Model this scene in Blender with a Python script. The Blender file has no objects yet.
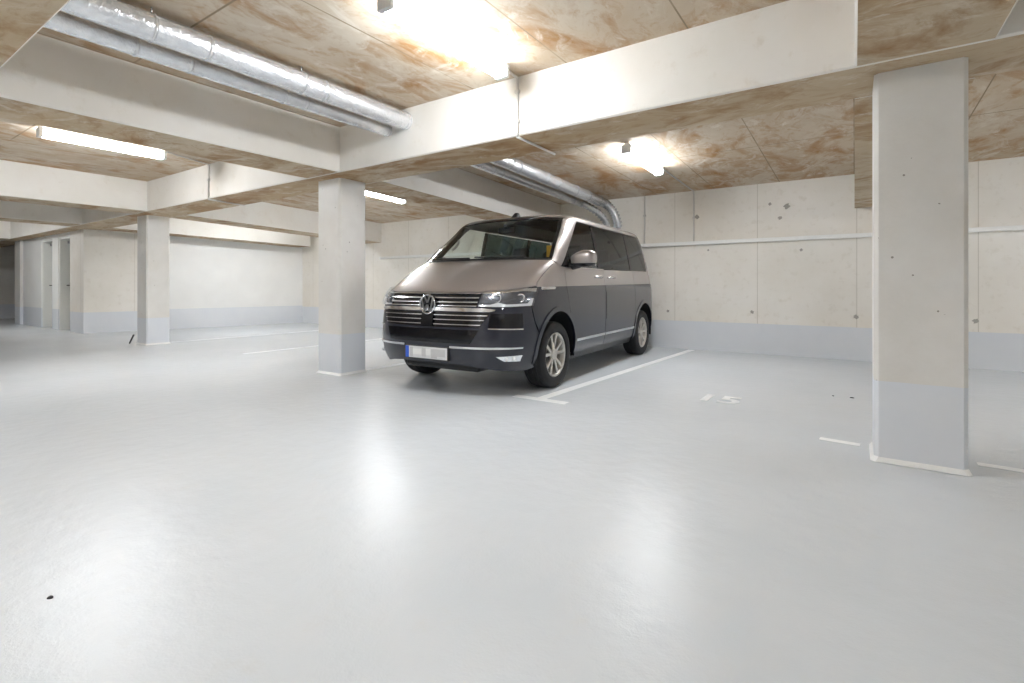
import bpy, bmesh, math, random
import numpy as np
from mathutils import Vector, Matrix
from mathutils.geometry import delaunay_2d_cdt

S = bpy.context.scene
COL = S.collection
random.seed(4)

# ------------------------------------------------------------------ camera, world, exposure
CAM_H, YAW, FOCAL_PX, HORIZON = 1.0506, 0.5985, 502.34, 286.58
cd = bpy.data.cameras.new('camera')
cam = bpy.data.objects.new('camera', cd)
COL.objects.link(cam)
cam.location = (0, 0, CAM_H)
cam.rotation_euler = (math.pi / 2, 0, YAW)
cd.sensor_width = 36
cd.lens = FOCAL_PX / 1024 * 36
cd.shift_y = (HORIZON - 341.5) / 1024
cd.clip_start = 0.02
S.camera = cam

W = bpy.data.worlds.new('world')
S.world = W
W.use_nodes = True
W.node_tree.nodes['Background'].inputs[0].default_value = (0.9, 0.95, 1, 1)
W.node_tree.nodes['Background'].inputs[1].default_value = 0.1

S.view_settings.view_transform = 'Standard'
S.view_settings.look = 'None'
S.view_settings.gamma = 1
S.view_settings.use_curve_mapping = False
S.view_settings.exposure = 1.45
LAMP_STRENGTH = 35.0
S.cycles.use_denoising = True
S.cycles.max_bounces = 12
S.cycles.diffuse_bounces = 8
S.cycles.glossy_bounces = 6
S.cycles.transparent_max_bounces = 16
S.cycles.sample_clamp_indirect = 6


# ------------------------------------------------------------------ materials
def srgb(r, g, b):
    f = lambda c: (c / 255 / 12.92) if c / 255 <= 0.04045 else ((c / 255 + 0.055) / 1.055) ** 2.4
    return (f(r), f(g), f(b), 1)


class NT:
    def __init__(self, name):
        self.m = bpy.data.materials.new(name)
        self.m.use_nodes = True
        self.t = self.m.node_tree
        self.n = self.t.nodes
        self.p = self.n['Principled BSDF']
        self.out = self.n['Material Output']

    def add(self, kind, **props):
        x = self.n.new(kind)
        for k, v in props.items():
            setattr(x, k, v)
        return x

    def link(self, a, b):
        self.t.links.new(a, b)

    def coord(self, scale=(1, 1, 1), rot=(0, 0, 0), which='Object'):
        tc = self.add('ShaderNodeTexCoord')
        mp = self.add('ShaderNodeMapping')
        mp.inputs['Scale'].default_value = scale
        mp.inputs['Rotation'].default_value = rot
        self.link(tc.outputs[which], mp.inputs[0])
        return mp.outputs[0]

    def noise(self, vec, scale, detail=4, rough=0.55, dist=0.0):
        x = self.add('ShaderNodeTexNoise')
        x.inputs['Scale'].default_value = scale
        x.inputs['Detail'].default_value = detail
        x.inputs['Roughness'].default_value = rough
        x.inputs['Distortion'].default_value = dist
        self.link(vec, x.inputs['Vector'])
        return x.outputs['Fac']

    def ramp(self, fac, stops, interp='LINEAR'):
        x = self.add('ShaderNodeValToRGB')
        x.color_ramp.interpolation = interp
        els = x.color_ramp.elements
        while len(els) < len(stops):
            els.new(0.5)
        for e, (pos, c) in zip(els, stops):
            e.position = pos
            e.color = c if len(c) == 4 else (*c, 1)
        self.link(fac, x.inputs[0])
        return x.outputs[0]

    def val(self, fac, a, b):
        x = self.add('ShaderNodeMapRange')
        x.inputs['From Min'].default_value = a
        x.inputs['From Max'].default_value = b
        self.link(fac, x.inputs[0])
        return x.outputs[0]

    def mix(self, fac, a, b, blend='MIX'):
        x = self.add('ShaderNodeMix', data_type='RGBA', blend_type=blend)
        for src, i in ((fac, 0), (a, 6), (b, 7)):
            if hasattr(src, 'is_linked'):
                self.link(src, x.inputs[i])
            else:
                x.inputs[i].default_value = src
        return x.outputs[2]

    def math(self, op, a, b=None):
        x = self.add('ShaderNodeMath', operation=op)
        for src, i in ((a, 0), (b, 1)):
            if src is None:
                continue
            if hasattr(src, 'is_linked'):
                self.link(src, x.inputs[i])
            else:
                x.inputs[i].default_value = src
        return x.outputs[0]

    def sep(self, vec):
        x = self.add('ShaderNodeSeparateXYZ')
        self.link(vec, x.inputs[0])
        return x.outputs

    def bump(self, h, strength, dist=0.01):
        x = self.add('ShaderNodeBump')
        x.inputs['Strength'].default_value = strength
        x.inputs['Distance'].default_value = dist
        self.link(h, x.inputs['Height'])
        self.link(x.outputs[0], self.p.inputs['Normal'])

    def base(self, c):
        if hasattr(c, 'is_linked'):
            self.link(c, self.p.inputs['Base Color'])
        else:
            self.p.inputs['Base Color'].default_value = c

    def set(self, **kw):
        for k, v in kw.items():
            self.p.inputs[k.replace('_', ' ').capitalize() if k not in () else k].default_value = v


def simple(name, c, rough=0.5, metal=0.0, coat=0.0, spec=0.5):
    t = NT(name)
    v = t.coord()
    n = t.noise(v, 35, 3)
    dark = (c[0] * 0.9, c[1] * 0.9, c[2] * 0.9, 1)
    t.base(t.mix(n, dark, c))
    t.p.inputs['Roughness'].default_value = rough
    t.p.inputs['Metallic'].default_value = metal
    t.p.inputs['Coat Weight'].default_value = coat
    t.p.inputs['Coat Roughness'].default_value = 0.03
    t.p.inputs['Specular IOR Level'].default_value = spec
    return t.m


def mat_floor():
    t = NT('floor_epoxy')
    v = t.coord()
    n1 = t.noise(v, 0.5, 5, 0.6)
    n2 = t.noise(v, 6, 4, 0.6)
    c = t.ramp(n1, [(0.3, srgb(203, 209, 214)), (0.7, srgb(213, 218, 222))])
    c = t.mix(t.val(n2, 0.62, 0.78), c, srgb(208, 212, 214))
    t.base(c)
    r = t.ramp(t.noise(v, 1.7, 6, 0.65), [(0.3, (0.235,) * 3), (0.7, (0.268,) * 3)])
    t.link(r, t.p.inputs['Roughness'])
    t.p.inputs['Specular IOR Level'].default_value = 0.22
    h = t.math('ADD', t.noise(v, 10, 3, 0.5), t.math('MULTIPLY', t.noise(v, 110, 3, 0.6), 0.22))
    t.bump(h, 0.4, 0.010)
    return t.m


BAND = srgb(200, 205, 214)


def banded(t, c, top=0.48):
    """painted lower band by real height"""
    tc = t.add('ShaderNodeTexCoord')
    g = t.add('ShaderNodeNewGeometry')
    z = t.sep(g.outputs['Position'])[2]
    wob = t.noise(g.outputs['Position'], 3, 3)
    zz = t.math('ADD', z, t.math('MULTIPLY', wob, 0.012))
    f = t.math('LESS_THAN', zz, top + 0.006)
    n = t.noise(g.outputs['Position'], 4, 4)
    band = t.mix(n, srgb(217, 221, 227), srgb(225, 228, 232))
    return t.mix(f, c, band)


def mat_wall_concrete():
    t = NT('cast_concrete_wall')
    g = t.add('ShaderNodeNewGeometry')
    P = g.outputs['Position']
    n1 = t.noise(P, 0.8, 5, 0.6)
    n2 = t.noise(P, 9, 5, 0.65)
    c = t.ramp(n1, [(0.3, srgb(230, 225, 215)), (0.7, srgb(242, 239, 233))])
    c = t.mix(t.val(n2, 0.55, 0.85), c, srgb(219, 213, 201))
    # panel joints every 2.0 m (x) : dark thin seams
    s = t.sep(P)
    along = t.math('ADD', s[0], s[1])
    fr = t.math('FRACT', t.math('DIVIDE', t.math('ADD', along, 0.45 + 60.0), 1.28))
    seam = t.math('LESS_THAN', fr, 0.009)
    c = t.mix(t.math('MULTIPLY', seam, 0.4), c, srgb(170, 162, 148))
    t.base(banded(t, c, 0.47))
    t.p.inputs['Roughness'].default_value = 0.62
    t.bump(n2, 0.15, 0.01)
    return t.m


def mat_wall_white():
    t = NT('white_painted_wall')
    g = t.add('ShaderNodeNewGeometry')
    P = g.outputs['Position']
    n1 = t.noise(P, 1.5, 4)
    c = t.ramp(n1, [(0.3, srgb(236, 236, 234)), (0.7, srgb(243, 243, 241))])
    t.base(banded(t, c, 0.50))
    t.p.inputs['Roughness'].default_value = 0.5
    return t.m


def mat_column():
    t = NT('column_concrete')
    g = t.add('ShaderNodeNewGeometry')
    P = g.outputs['Position']
    n1 = t.noise(P, 2.2, 5, 0.6)
    c = t.ramp(n1, [(0.3, srgb(219, 216, 210)), (0.7, srgb(231, 229, 225))])
    # blow holes
    vo = t.add('ShaderNodeTexVoronoi', feature='F1')
    vo.inputs['Scale'].default_value = 11
    t.link(P, vo.inputs['Vector'])
    pick = t.noise(P, 5.0, 2)
    hole = t.math('MULTIPLY', t.math('LESS_THAN', vo.outputs['Distance'], 0.075), t.math('GREATER_THAN', pick, 0.52))
    c = t.mix(hole, c, srgb(150, 144, 136))
    t.base(banded(t, c, 0.485))
    t.p.inputs['Roughness'].default_value = 0.55
    t.bump(t.noise(P, 30, 4), 0.12, 0.01)
    return t.m


def stain(t, P, light, mid, brown, white, bias=0.0, stretch=(1, 1, 1)):
    mp = t.add('ShaderNodeMapping')
    mp.inputs['Scale'].default_value = stretch
    t.link(P, mp.inputs[0])
    V = mp.outputs[0]
    a = t.noise(V, 0.9, 7, 0.62, 0.6)
    b = t.noise(V, 5.5, 8, 0.72, 1.2)
    d = t.noise(V, 2.1, 6, 0.65, 0.9)
    c = t.mix(t.val(a, 0.40 - bias, 0.66 - bias), light, mid)
    c = t.mix(t.val(d, 0.50 - bias, 0.68 - bias), c, brown)
    c = t.mix(t.math('MULTIPLY', t.val(b, 0.50, 0.72), 0.75), c, brown)
    w = t.noise(V, 3.2, 7, 0.7, 1.5)
    c = t.mix(t.math('MULTIPLY', t.val(w, 0.55, 0.70), 0.8), c, white)
    return c, b


def mat_ceiling():
    t = NT('stained_formwork_ceiling')
    g = t.add('ShaderNodeNewGeometry')
    P = g.outputs['Position']
    c, h = stain(t, P, srgb(205, 195, 179), srgb(188, 170, 146), srgb(164, 126, 84), srgb(221, 215, 204), 0.02, (1, .55, 1))
    s = t.sep(P)
    # formwork sheet joints running along y, and cross joints
    fx = t.math('FRACT', t.math('DIVIDE', t.math('ADD', s[0], 60.0 + 0.49), 0.945))
    j = t.math('LESS_THAN', fx, 0.012)
    fy = t.math('FRACT', t.math('DIVIDE', t.math('ADD', s[1], 60.9), 2.5))
    j2 = t.math('LESS_THAN', fy, 0.006)
    j = t.math('MAXIMUM', j, j2)
    k = t.noise(P, 1.3, 3)
    c = t.mix(t.math('MULTIPLY', j, t.val(k, 0.25, 0.5)), c, srgb(140, 124, 102))
    t.base(c)
    t.p.inputs['Roughness'].default_value = 0.75
    t.p.inputs['Specular IOR Level'].default_value = 0.25
    t.bump(h, 0.25, 0.01)
    return t.m


def mat_soffit():
    t = NT('stained_beam_soffit')
    g = t.add('ShaderNodeNewGeometry')
    P = g.outputs['Position']
    c, h = stain(t, P, srgb(198, 184, 161), srgb(179, 156, 123), srgb(148, 112, 70), srgb(214, 205, 189), 0.03, (0.6, 1, 1))
    t.base(c)
    t.p.inputs['Roughness'].default_value = 0.75
    t.bump(h, 0.2, 0.01)
    return t.m


def mat_beam():
    t = NT('pale_beam_concrete')
    g = t.add('ShaderNodeNewGeometry')
    P = g.outputs['Position']
    n1 = t.noise(P, 1.1, 5, 0.6)
    n2 = t.noise(P, 7, 6, 0.7)
    c = t.ramp(n1, [(0.3, srgb(221, 216, 207)), (0.7, srgb(231, 228, 222))])
    c = t.mix(t.math('MULTIPLY', t.val(n2, 0.58, 0.8), 0.5), c, srgb(198, 186, 166))
    t.base(c)
    t.p.inputs['Roughness'].default_value = 0.7
    t.bump(n2, 0.1, 0.01)
    return t.m


def mat_foil():
    t = NT('aluminium_foil_cladding')
    v = t.coord()
    n = t.noise(v, 14, 5, 0.7)
    c = t.ramp(n, [(0.3, srgb(222, 224, 228)), (0.7, srgb(240, 242, 245))])
    t.base(c)
    t.p.inputs['Metallic'].default_value = 0.72
    t.p.inputs['Roughness'].default_value = 0.25
    t.bump(t.math('ADD', t.noise(v, 9, 4, 0.6), t.math('MULTIPLY', t.noise(v, 40, 3, 0.6), 0.4)), 0.7, 0.022)
    return t.m


def mat_emit(name, strength, col=(0.90, 0.945, 1.0, 1)):
    t = NT(name)
    t.base((0.9, 0.9, 0.9, 1))
    t.p.inputs['Emission Color'].default_value = col
    t.p.inputs['Emission Strength'].default_value = strength
    return t.m


def mat_paint_two_tone():
    t = NT('two_tone_car_paint')
    tc = t.add('ShaderNodeTexCoord')
    s = t.sep(tc.outputs['Object'])
    # split line rises from 1.045 at the front to 1.08 at the tail
    line = t.math('ADD', 1.052, t.math('MULTIPLY', s[0], -0.0125))
    up = t.math('GREATER_THAN', s[2], line)
    hood = t.math('MULTIPLY', t.math('GREATER_THAN', s[2], 0.985), t.math('GREATER_THAN', s[0], 0.42))
    up = t.math('MAXIMUM', up, hood)
    fl = t.noise(tc.outputs['Object'], 900, 2)
    low = t.mix(fl, (0.010, 0.011, 0.020, 1), (0.018, 0.020, 0.032, 1))
    top = t.mix(fl, srgb(168, 161, 158), srgb(180, 173, 170))
    t.base(t.mix(up, low, top))
    t.link(t.math('MULTIPLY', up, 0.75), t.p.inputs['Metallic'])
    t.p.inputs['Roughness'].default_value = 0.36
    t.p.inputs['Specular IOR Level'].default_value = 0.25
    t.p.inputs['Coat Weight'].default_value = 1.0
    t.p.inputs['Coat Roughness'].default_value = 0.02
    return t.m


def mat_glass(name, tint, gloss_tint=(1, 1, 1, 1)):
    t = NT(name)
    tr = t.add('ShaderNodeBsdfTransparent')
    tr.inputs[0].default_value = tint
    gl = t.add('ShaderNodeBsdfGlossy')
    gl.inputs['Roughness'].default_value = 0.01
    gl.inputs[0].default_value = gloss_tint
    lw = t.add('ShaderNodeLayerWeight')
    lw.inputs['Blend'].default_value = 0.5
    sch = t.math('ADD', 0.045, t.math('MULTIPLY', t.math('POWER', lw.outputs['Facing'], 5.0), 0.9))
    mx = t.add('ShaderNodeMixShader')
    t.link(sch, mx.inputs[0])
    t.link(tr.outputs[0], mx.inputs[1])
    t.link(gl.outputs[0], mx.inputs[2])
    t.link(mx.outputs[0], t.out.inputs[0])
    return t.m


M = {
    'floor': mat_floor(), 'wall': mat_wall_concrete(), 'white_wall': mat_wall_white(), 'column': mat_column(),
    'ceiling': mat_ceiling(), 'soffit': mat_soffit(), 'beam': mat_beam(), 'foil': mat_foil(),
    'lamp': mat_emit('lamp_diffuser_lit', LAMP_STRENGTH),
    'lamp_body': simple('lamp_housing_pale', srgb(225, 225, 223), 0.5),
    'white_paint': simple('white_line_paint', srgb(238, 240, 240), 0.5),
    'worn_line': simple('worn_line_paint', srgb(221, 225, 228), 0.5),
    'number_paint': simple('worn_number_paint', srgb(240, 242, 242), 0.5),
    'trunk': simple('white_plastic_trunking', srgb(250, 250, 248), 0.45),
    'conduit': simple('grey_plastic_conduit', srgb(216, 213, 208), 0.5),
    'steel': simple('galvanised_steel', srgb(150, 150, 150), 0.4, 0.8),
    'door': simple('pale_grey_door_paint', srgb(206, 207, 202), 0.45),
    'door_frame': simple('white_door_frame', srgb(236, 236, 232), 0.45),
    'black': simple('black_plastic', (0.012, 0.012, 0.013, 1), 0.45),
    'gloss_black': simple('gloss_black_plastic', (0.006, 0.006, 0.008, 1), 0.12),
    'rubber': simple('tyre_rubber', (0.016, 0.016, 0.017, 1), 0.75),
    'chrome': simple('chrome', (0.8, 0.8, 0.82, 1), 0.12, 1.0),
    'satin': simple('satin_chrome', (0.72, 0.72, 0.73, 1), 0.25, 1.0),
    'alloy': simple('champagne_alloy', srgb(200, 197, 191), 0.35, 0.5, 0.5),
    'disc': simple('brake_disc_steel', (0.2, 0.2, 0.2, 1), 0.4, 0.8),
    'paint': mat_paint_two_tone(),
    'silver_paint': simple('beige_silver_paint', srgb(174, 167, 164), 0.36, 0.75, 1.0),
    'lower_paint': simple('dark_blue_black_paint', (0.016, 0.018, 0.028, 1), 0.36, 0.0, 1.0, 0.25),
    'glass': mat_glass('windscreen_glass', (0.86, 0.91, 0.89, 1)),
    'tint': mat_glass('tinted_privacy_glass', (0.06, 0.09, 0.087, 1)),
    'clear': mat_glass('clear_lens', (0.95, 0.96, 0.97, 1)),
    'cloth': simple('dark_seat_cloth', (0.03, 0.03, 0.034, 1), 0.9),
    'cabin': simple('dark_cabin_plastic', (0.02, 0.02, 0.022, 1), 0.7),
    'lining': simple('pale_roof_lining', srgb(178, 176, 170), 0.9),
    'yellow': simple('yellow_card', srgb(222, 170, 40), 0.6),
    'teal': simple('teal_card', srgb(120, 190, 185), 0.6),
    'red': simple('red_lens', (0.35, 0.01, 0.01, 1), 0.15, 0, 0.5),
    'plate': simple('number_plate_white', srgb(214, 215, 216), 0.4),
    'plate_grey': simple('number_plate_blurred_patch', srgb(190, 191, 192), 0.4),
    'plate_pale': simple('number_plate_pale_patch', srgb(226, 227, 226), 0.4),
    'plate_blue': simple('number_plate_blue_band', srgb(40, 90, 200), 0.4),
    'lamp_dark': simple('headlamp_dark_interior', (0.10, 0.105, 0.12, 1), 0.25, 0.4),
    'lamp_chrome': simple('headlamp_reflector', (0.85, 0.86, 0.88, 1), 0.18, 0.9),
    'lamp_white': simple('headlamp_light_guide', (0.82, 0.83, 0.85, 1), 0.2, 0.3),
    'patch_dark': simple('concrete_spall_dark', srgb(172, 168, 160), 0.9),
    'amber': simple('amber_reflector', (0.7, 0.3, 0.03, 1), 0.3),
}


# ------------------------------------------------------------------ mesh helpers
def link(o, parent=None):
    COL.objects.link(o)
    if parent:
        o.parent = parent
    return o


def tag(o, label, cat, group=None):
    o['label'] = label
    o['category'] = cat
    if group:
        o['group'] = group
    return o


def empty(name, loc=(0, 0, 0), rz=0):
    o = bpy.data.objects.new(name, None)
    o.location = loc
    o.rotation_euler = (0, 0, rz)
    o.empty_display_size = 0.2
    return link(o)


def finish(name, bm, mats, parent=None, smooth=False, struct=False):
    me = bpy.data.meshes.new(name)
    bm.normal_update()
    bm.to_mesh(me)
    bm.free()
    for m in (mats if isinstance(mats, (list, tuple)) else [mats]):
        me.materials.append(m)
    if smooth:
        for p in me.polygons:
            p.use_smooth = True
    o = bpy.data.objects.new(name, me)
    link(o, parent)
    if struct:
        o['kind'] = 'structure'
    return o


def smooth_by_angle(o, deg=40):
    me = o.data
    for p in me.polygons:
        p.use_smooth = True
    bm = bmesh.new()
    bm.from_mesh(me)
    for e in bm.edges:
        if len(e.link_faces) == 2 and e.calc_face_angle(0) > math.radians(deg):
            e.smooth = False
    bm.to_mesh(me)
    bm.free()
    return o


def box(bm, x0, x1, y0, y1, z0, z1, mi=0, down=None, bevel=0.0):
    """axis box; down = material index of the underside"""
    ge = bmesh.ops.create_cube(bm, size=1)
    vs = ge['verts']
    for v in vs:
        v.co = Vector((x0 + (v.co.x + .5) * (x1 - x0), y0 + (v.co.y + .5) * (y1 - y0), z0 + (v.co.z + .5) * (z1 - z0)))
    fs = {f for v in vs for f in v.link_faces}
    if bevel:
        r = bmesh.ops.bevel(bm, geom=list({e for v in vs for e in v.link_edges}), offset=bevel, segments=2, profile=0.5, affect='EDGES', clamp_overlap=True)
        vs = list({v for v in r['verts']} | {v for v in vs if v.is_valid})
        fs = {f for v in vs for f in v.link_faces}
    for f in fs:
        f.material_index = mi
        f.normal_update()
        if down is not None and f.normal.z < -0.9:
            f.material_index = down
    return vs


def prism(bm, pts, z0, z1, mi=0):
    a = [bm.verts.new((x, y, z0)) for x, y in pts]
    b = [bm.verts.new((x, y, z1)) for x, y in pts]
    n = len(pts)
    fs = [bm.faces.new(a[::-1]), bm.faces.new(b)]
    for i in range(n):
        fs.append(bm.faces.new((a[i], a[(i + 1) % n], b[(i + 1) % n], b[i])))
    for f in fs:
        f.material_index = mi
    return a + b


def tube(bm, pts, r, seg=12, cap=True, mi=0):
    pts = [Vector(p) for p in pts]
    rings = []
    up = Vector((0, 0, 1))
    for i, p in enumerate(pts):
        d = (pts[min(i + 1, len(pts) - 1)] - pts[max(i - 1, 0)]).normalized()
        a = d.cross(up)
        if a.length < 0.05:
            a = d.cross(Vector((0, 1, 0)))
        a.normalize()
        b = d.cross(a).normalized()
        rr = r[i] if isinstance(r, (list, tuple)) else r
        rings.append([bm.verts.new(p + (a * math.cos(t) + b * math.sin(t)) * rr) for t in [2 * math.pi * k / seg for k in range(seg)]])
    for A, B in zip(rings, rings[1:]):
        for k in range(seg):
            f = bm.faces.new((A[k], B[k], B[(k + 1) % seg], A[(k + 1) % seg]))
            f.smooth = True
            f.material_index = mi
    if cap:
        bm.faces.new(rings[0]).material_index = mi
        bm.faces.new(rings[-1][::-1]).material_index = mi
    bmesh.ops.recalc_face_normals(bm, faces=bm.faces[:])


def lathe_y(bm, prof, seg=48, mi=0, centre=(0, 0, 0), a0=0.0, a1=2 * math.pi):
    """profile (y, r) spun about the y axis"""
    full = abs(a1 - a0 - 2 * math.pi) < 1e-6
    n = seg if full else seg + 1
    rings = []
    for k in range(n):
        t = a0 + (a1 - a0) * k / seg
        rings.append([bm.verts.new((centre[0] + r * math.cos(t), centre[1] + y, centre[2] + r * math.sin(t))) for y, r in prof])
    for k in range(seg):
        A, B = rings[k], rings[(k + 1) % n]
        for i in range(len(prof) - 1):
            f = bm.faces.new((A[i], A[i + 1], B[i + 1], B[i]))
            f.smooth = True
            f.material_index = mi


# ------------------------------------------------------------------ the setting
X0, X1, Y0, Y1 = -23.0, 6.0, -7.0, 8.65
ZC, ZF, ZS = 2.83, 2.65, 2.33     # ceiling, ceiling at the back wall, beam soffit

def rear_z(y, z0=2.815):
    return z0 - .0365 * (y - 4.15)


bm = bmesh.new()
box(bm, X0 - .3, X1 + .3, Y0 - .3, Y1 + .3, -0.2, 0.0)
finish('floor', bm, M['floor'], struct=True)

bm = bmesh.new()
box(bm, X0 - .3, X1 + .3, Y0 - .3, 3.85, ZC, ZC + .3)
finish('ceiling', bm, M['ceiling'], struct=True)
bm = bmesh.new()
# the rear slab falls gently to the back wall
for v in box(bm, X0 - .3, X1 + .3, 3.85, Y1 + .3, ZF, ZC + .3):
    if v.co.z < ZC:
        v.co.z = rear_z(v.co.y)
finish('ceiling_rear', bm, M['ceiling'], struct=True)

bm = bmesh.new()
box(bm, X0 - .3, X1 + .3, Y1, Y1 + .3, 0, ZC)
finish('wall_back', bm, M['wall'], struct=True)
bm = bmesh.new()
box(bm, X1, X1 + .3, Y0, Y1, 0, ZC)
finish('wall_right', bm, M['wall'], struct=True)
bm = bmesh.new()
box(bm, X0 - .3, X0, Y0, Y1, 0, ZC)
finish('wall_left', bm, M['wall'], struct=True)
bm = bmesh.new()
box(bm, X0, X1, Y0 - .3, Y0, 0, ZC)
finish('wall_front', bm, M['wall'], struct=True)

# stairwell block on the left: door wall along x and its end wall running back
DY = 3.87
bm = bmesh.new()
prism(bm, [(-14.2, DY), (-13.98, 4.95), (-14.12, 4.95), (-14.12, 5.0), (-15.12, 5.0), (-15.12, DY)], 0, ZS)
finish('wall_pier', bm, M['wall'], struct=True)
bm = bmesh.new()
prism(bm, [(-14.0, 4.95), (-13.28, Y1), (-13.6, Y1), (-14.3, 5.0), (-14.12, 4.95)], 0, ZC)
finish('wall_side', bm, M['white_wall'], struct=True)
bm = bmesh.new()
box(bm, -15.97, -15.12, DY, DY + .3, 2.24, ZS)
box(bm, -16.45, -15.97, DY, DY + .3, 0, ZS)
box(bm, -17.34, -16.45, DY, DY + .3, 2.24, ZS)
box(bm, -19.05, -17.34, DY, DY + .3, 0, ZS)
finish('wall_stairwell', bm, M['white_wall'], struct=True)
bm = bmesh.new()
box(bm, -19.6, -19.05, DY - .06, DY + .5, 0, ZS)
finish('wall_corner', bm, M['column'], struct=True)
for i, (a, b) in enumerate(((-17.34, -16.45), (-15.97, -15.12))):
    bm = bmesh.new()
    box(bm, a + .05, b - .05, DY + .2, DY + .25, 0.01, 2.19)
    d = finish(f'door_{i + 1}', bm, M['door'], struct=True)
    bm = bmesh.new()
    for q in ((a, a + .05, 0, 2.24), (b - .05, b, 0, 2.24), (a + .05, b - .05, 2.19, 2.24)):
        box(bm, q[0], q[1], DY + .02, DY + .3, q[2], q[3])
    finish('door_frame', bm, M['door_frame'], d)
    bm = bmesh.new()
    hx = a + .13
    box(bm, hx - .02, hx + .02, DY + .185, DY + .2, 0.93, 1.15, bevel=.004)
    tube(bm, [(hx, DY + .2, 1.08), (hx, DY + .13, 1.08), (hx + .02, DY + .125, 1.08), (hx + .12, DY + .125, 1.08)], .011, 8)
    finish('door_handle', bm, M['black'], d)
    bm = bmesh.new()
    box(bm, a + .12, a + .42, DY + .14, DY + .2, 2.1, 2.16, bevel=.006)
    finish('door_closer', bm, M['steel'], d)

# beams: pale sides, stained undersides
BEAM = [M['beam'], M['soffit']]


def beam(name, x0, x1, y0, y1, z0, z1):
    bm = bmesh.new()
    box(bm, x0, x1, y0, y1, z0, z1, 0, 1)
    bmesh.ops.bevel(bm, geom=[e for e in bm.edges if all(abs(v.co.z - z0) < 1e-4 for v in e.verts)], offset=0.012, segments=1, affect='EDGES')
    o = finish(name, bm, BEAM, struct=True)
    return o


beam('ceiling_beam', X0, X1, 3.55, 4.15, ZS, ZC)                         # main cross beam
beam('ceiling_beam', X0, X1, 0.15, 0.75, ZS, ZC)
beam('ceiling_beam', X0, X1, -3.4, -2.8, ZS, ZC)
LONG = [(0.0, .61), (-5.36, -4.75), (-10.5, -9.9), (-13.75, -13.1), (-19.3, -18.7)]
for a, b in LONG:
    for y0, y1 in ((0.75, 3.55), (-2.8, .15), (-7, -3.4)):
        beam('ceiling_beam', a, b, y0, y1, ZS, ZC)


def rear_beam(a, b, y0, y1, a2=None, b2=None):
    a2, b2 = (a, b) if a2 is None else (a2, b2)
    bm = bmesh.new()
    lo = [bm.verts.new(c) for c in ((a, y0, rear_z(y0, ZS)), (b, y0, rear_z(y0, ZS)), (b2, y1, rear_z(y1, ZS)), (a2, y1, rear_z(y1, ZS)))]
    hi = [bm.verts.new((v.co.x, v.co.y, ZC + .1)) for v in lo]
    bm.faces.new(lo[::-1]).material_index = 1
    bm.faces.new(hi)
    for i in range(4):
        bm.faces.new((lo[i], lo[(i + 1) % 4], hi[(i + 1) % 4], hi[i]))
    finish('ceiling_beam', bm, BEAM, struct=True)


for a, b in ((0.0, .61), (-5.36, -4.75), (-10.5, -9.9)):
    rear_beam(a, b, 4.15, Y1)
rear_beam(-14.0, -13.4, 4.15, 8.45, -13.2, -12.6)


# ------------------------------------------------------------------ columns
def column(x0, x1, y0, y1, label, ch=0.022):
    r = empty('concrete_column', ((x0 + x1) / 2, (y0 + y1) / 2, 0))
    w, d = (x1 - x0) / 2, (y1 - y0) / 2
    bm = bmesh.new()
    pts = [(-w + ch, -d), (w - ch, -d), (w, -d + ch), (w, d - ch), (w - ch, d), (-w + ch, d), (-w, d - ch), (-w, -d + ch)]
    prism(bm, pts, 0, ZS)
    finish('shaft', bm, M['column'], r)
    bm = bmesh.new()
    o = 0.018
    lo = [(x + math.copysign(o, x), y + math.copysign(o, y)) for x, y in pts]
    a = [bm.verts.new((x, y, 0.002)) for x, y in lo]
    b = [bm.verts.new((x * 1.002, y * 1.002, 0.03)) for x, y in pts]
    for i in range(8):
        bm.faces.new((a[i], a[(i + 1) % 8], b[(i + 1) % 8], b[i]))
    finish('base_cove', bm, M['trunk'], r)
    tag(r, label, 'column', 'concrete columns')
    return r


column(0.097, 0.525, 3.73, 4.10, 'big nearby bare concrete column with grey painted foot, standing by two short floor dashes')
column(-5.42, -4.99, 3.73, 4.12, 'square pale concrete column standing just in front of the van nose')
column(-10.86, -10.43, 3.73, 4.10, 'distant pale concrete column with a black stick leaning at its foot')

bm = bmesh.new()
tube(bm, [(-10.99, 3.66, 0.008), (-10.91, 3.70, 0.17)], .014, 8)
tag(finish('stick', bm, M['black']), 'short black stick leaning against the foot of the distant column', 'stick')


# ------------------------------------------------------------------ ceiling lights
def batten(x, y, z, label, length=1.22):
    r = empty('ceiling_light', (x, y, z))
    if y > 4:
        r.rotation_euler.x = -math.atan(.0365)
    h = length / 2
    bm = bmesh.new()
    box(bm, -.03, .03, -h, h, -.05, 0, bevel=.006)
    finish('housing', bm, M['lamp_body'], r)
    bm = bmesh.new()
    prof = [(-.045, -.05), (-.062, -.075), (-.05, -.108), (-.02, -.122), (.02, -.122), (.05, -.108), (.062, -.075), (.045, -.05)]
    a = [bm.verts.new((px, -h + .03, pz)) for px, pz in prof]
    b = [bm.verts.new((px, h - .03, pz)) for px, pz in prof]
    n = len(prof)
    for i in range(n):
        bm.faces.new((a[i], b[i], b[(i + 1) % n], a[(i + 1) % n]))
    bm.faces.new(a[::-1])
    bm.faces.new(b)
    bmesh.ops.recalc_face_normals(bm, faces=bm.faces[:])
    finish('diffuser', bm, M['lamp'], r)
    for s in (-1, 1):
        bm = bmesh.new()
        box(bm, -.058, .058, min(s * (h - .03), s * (h + .01)), max(s * (h - .03), s * (h + .01)), -.124, -.02, bevel=.006)
        finish('end_cap', bm, M['lamp_body'], r)
    tag(r, label, 'light', 'ceiling batten lights')
    return r


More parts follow.
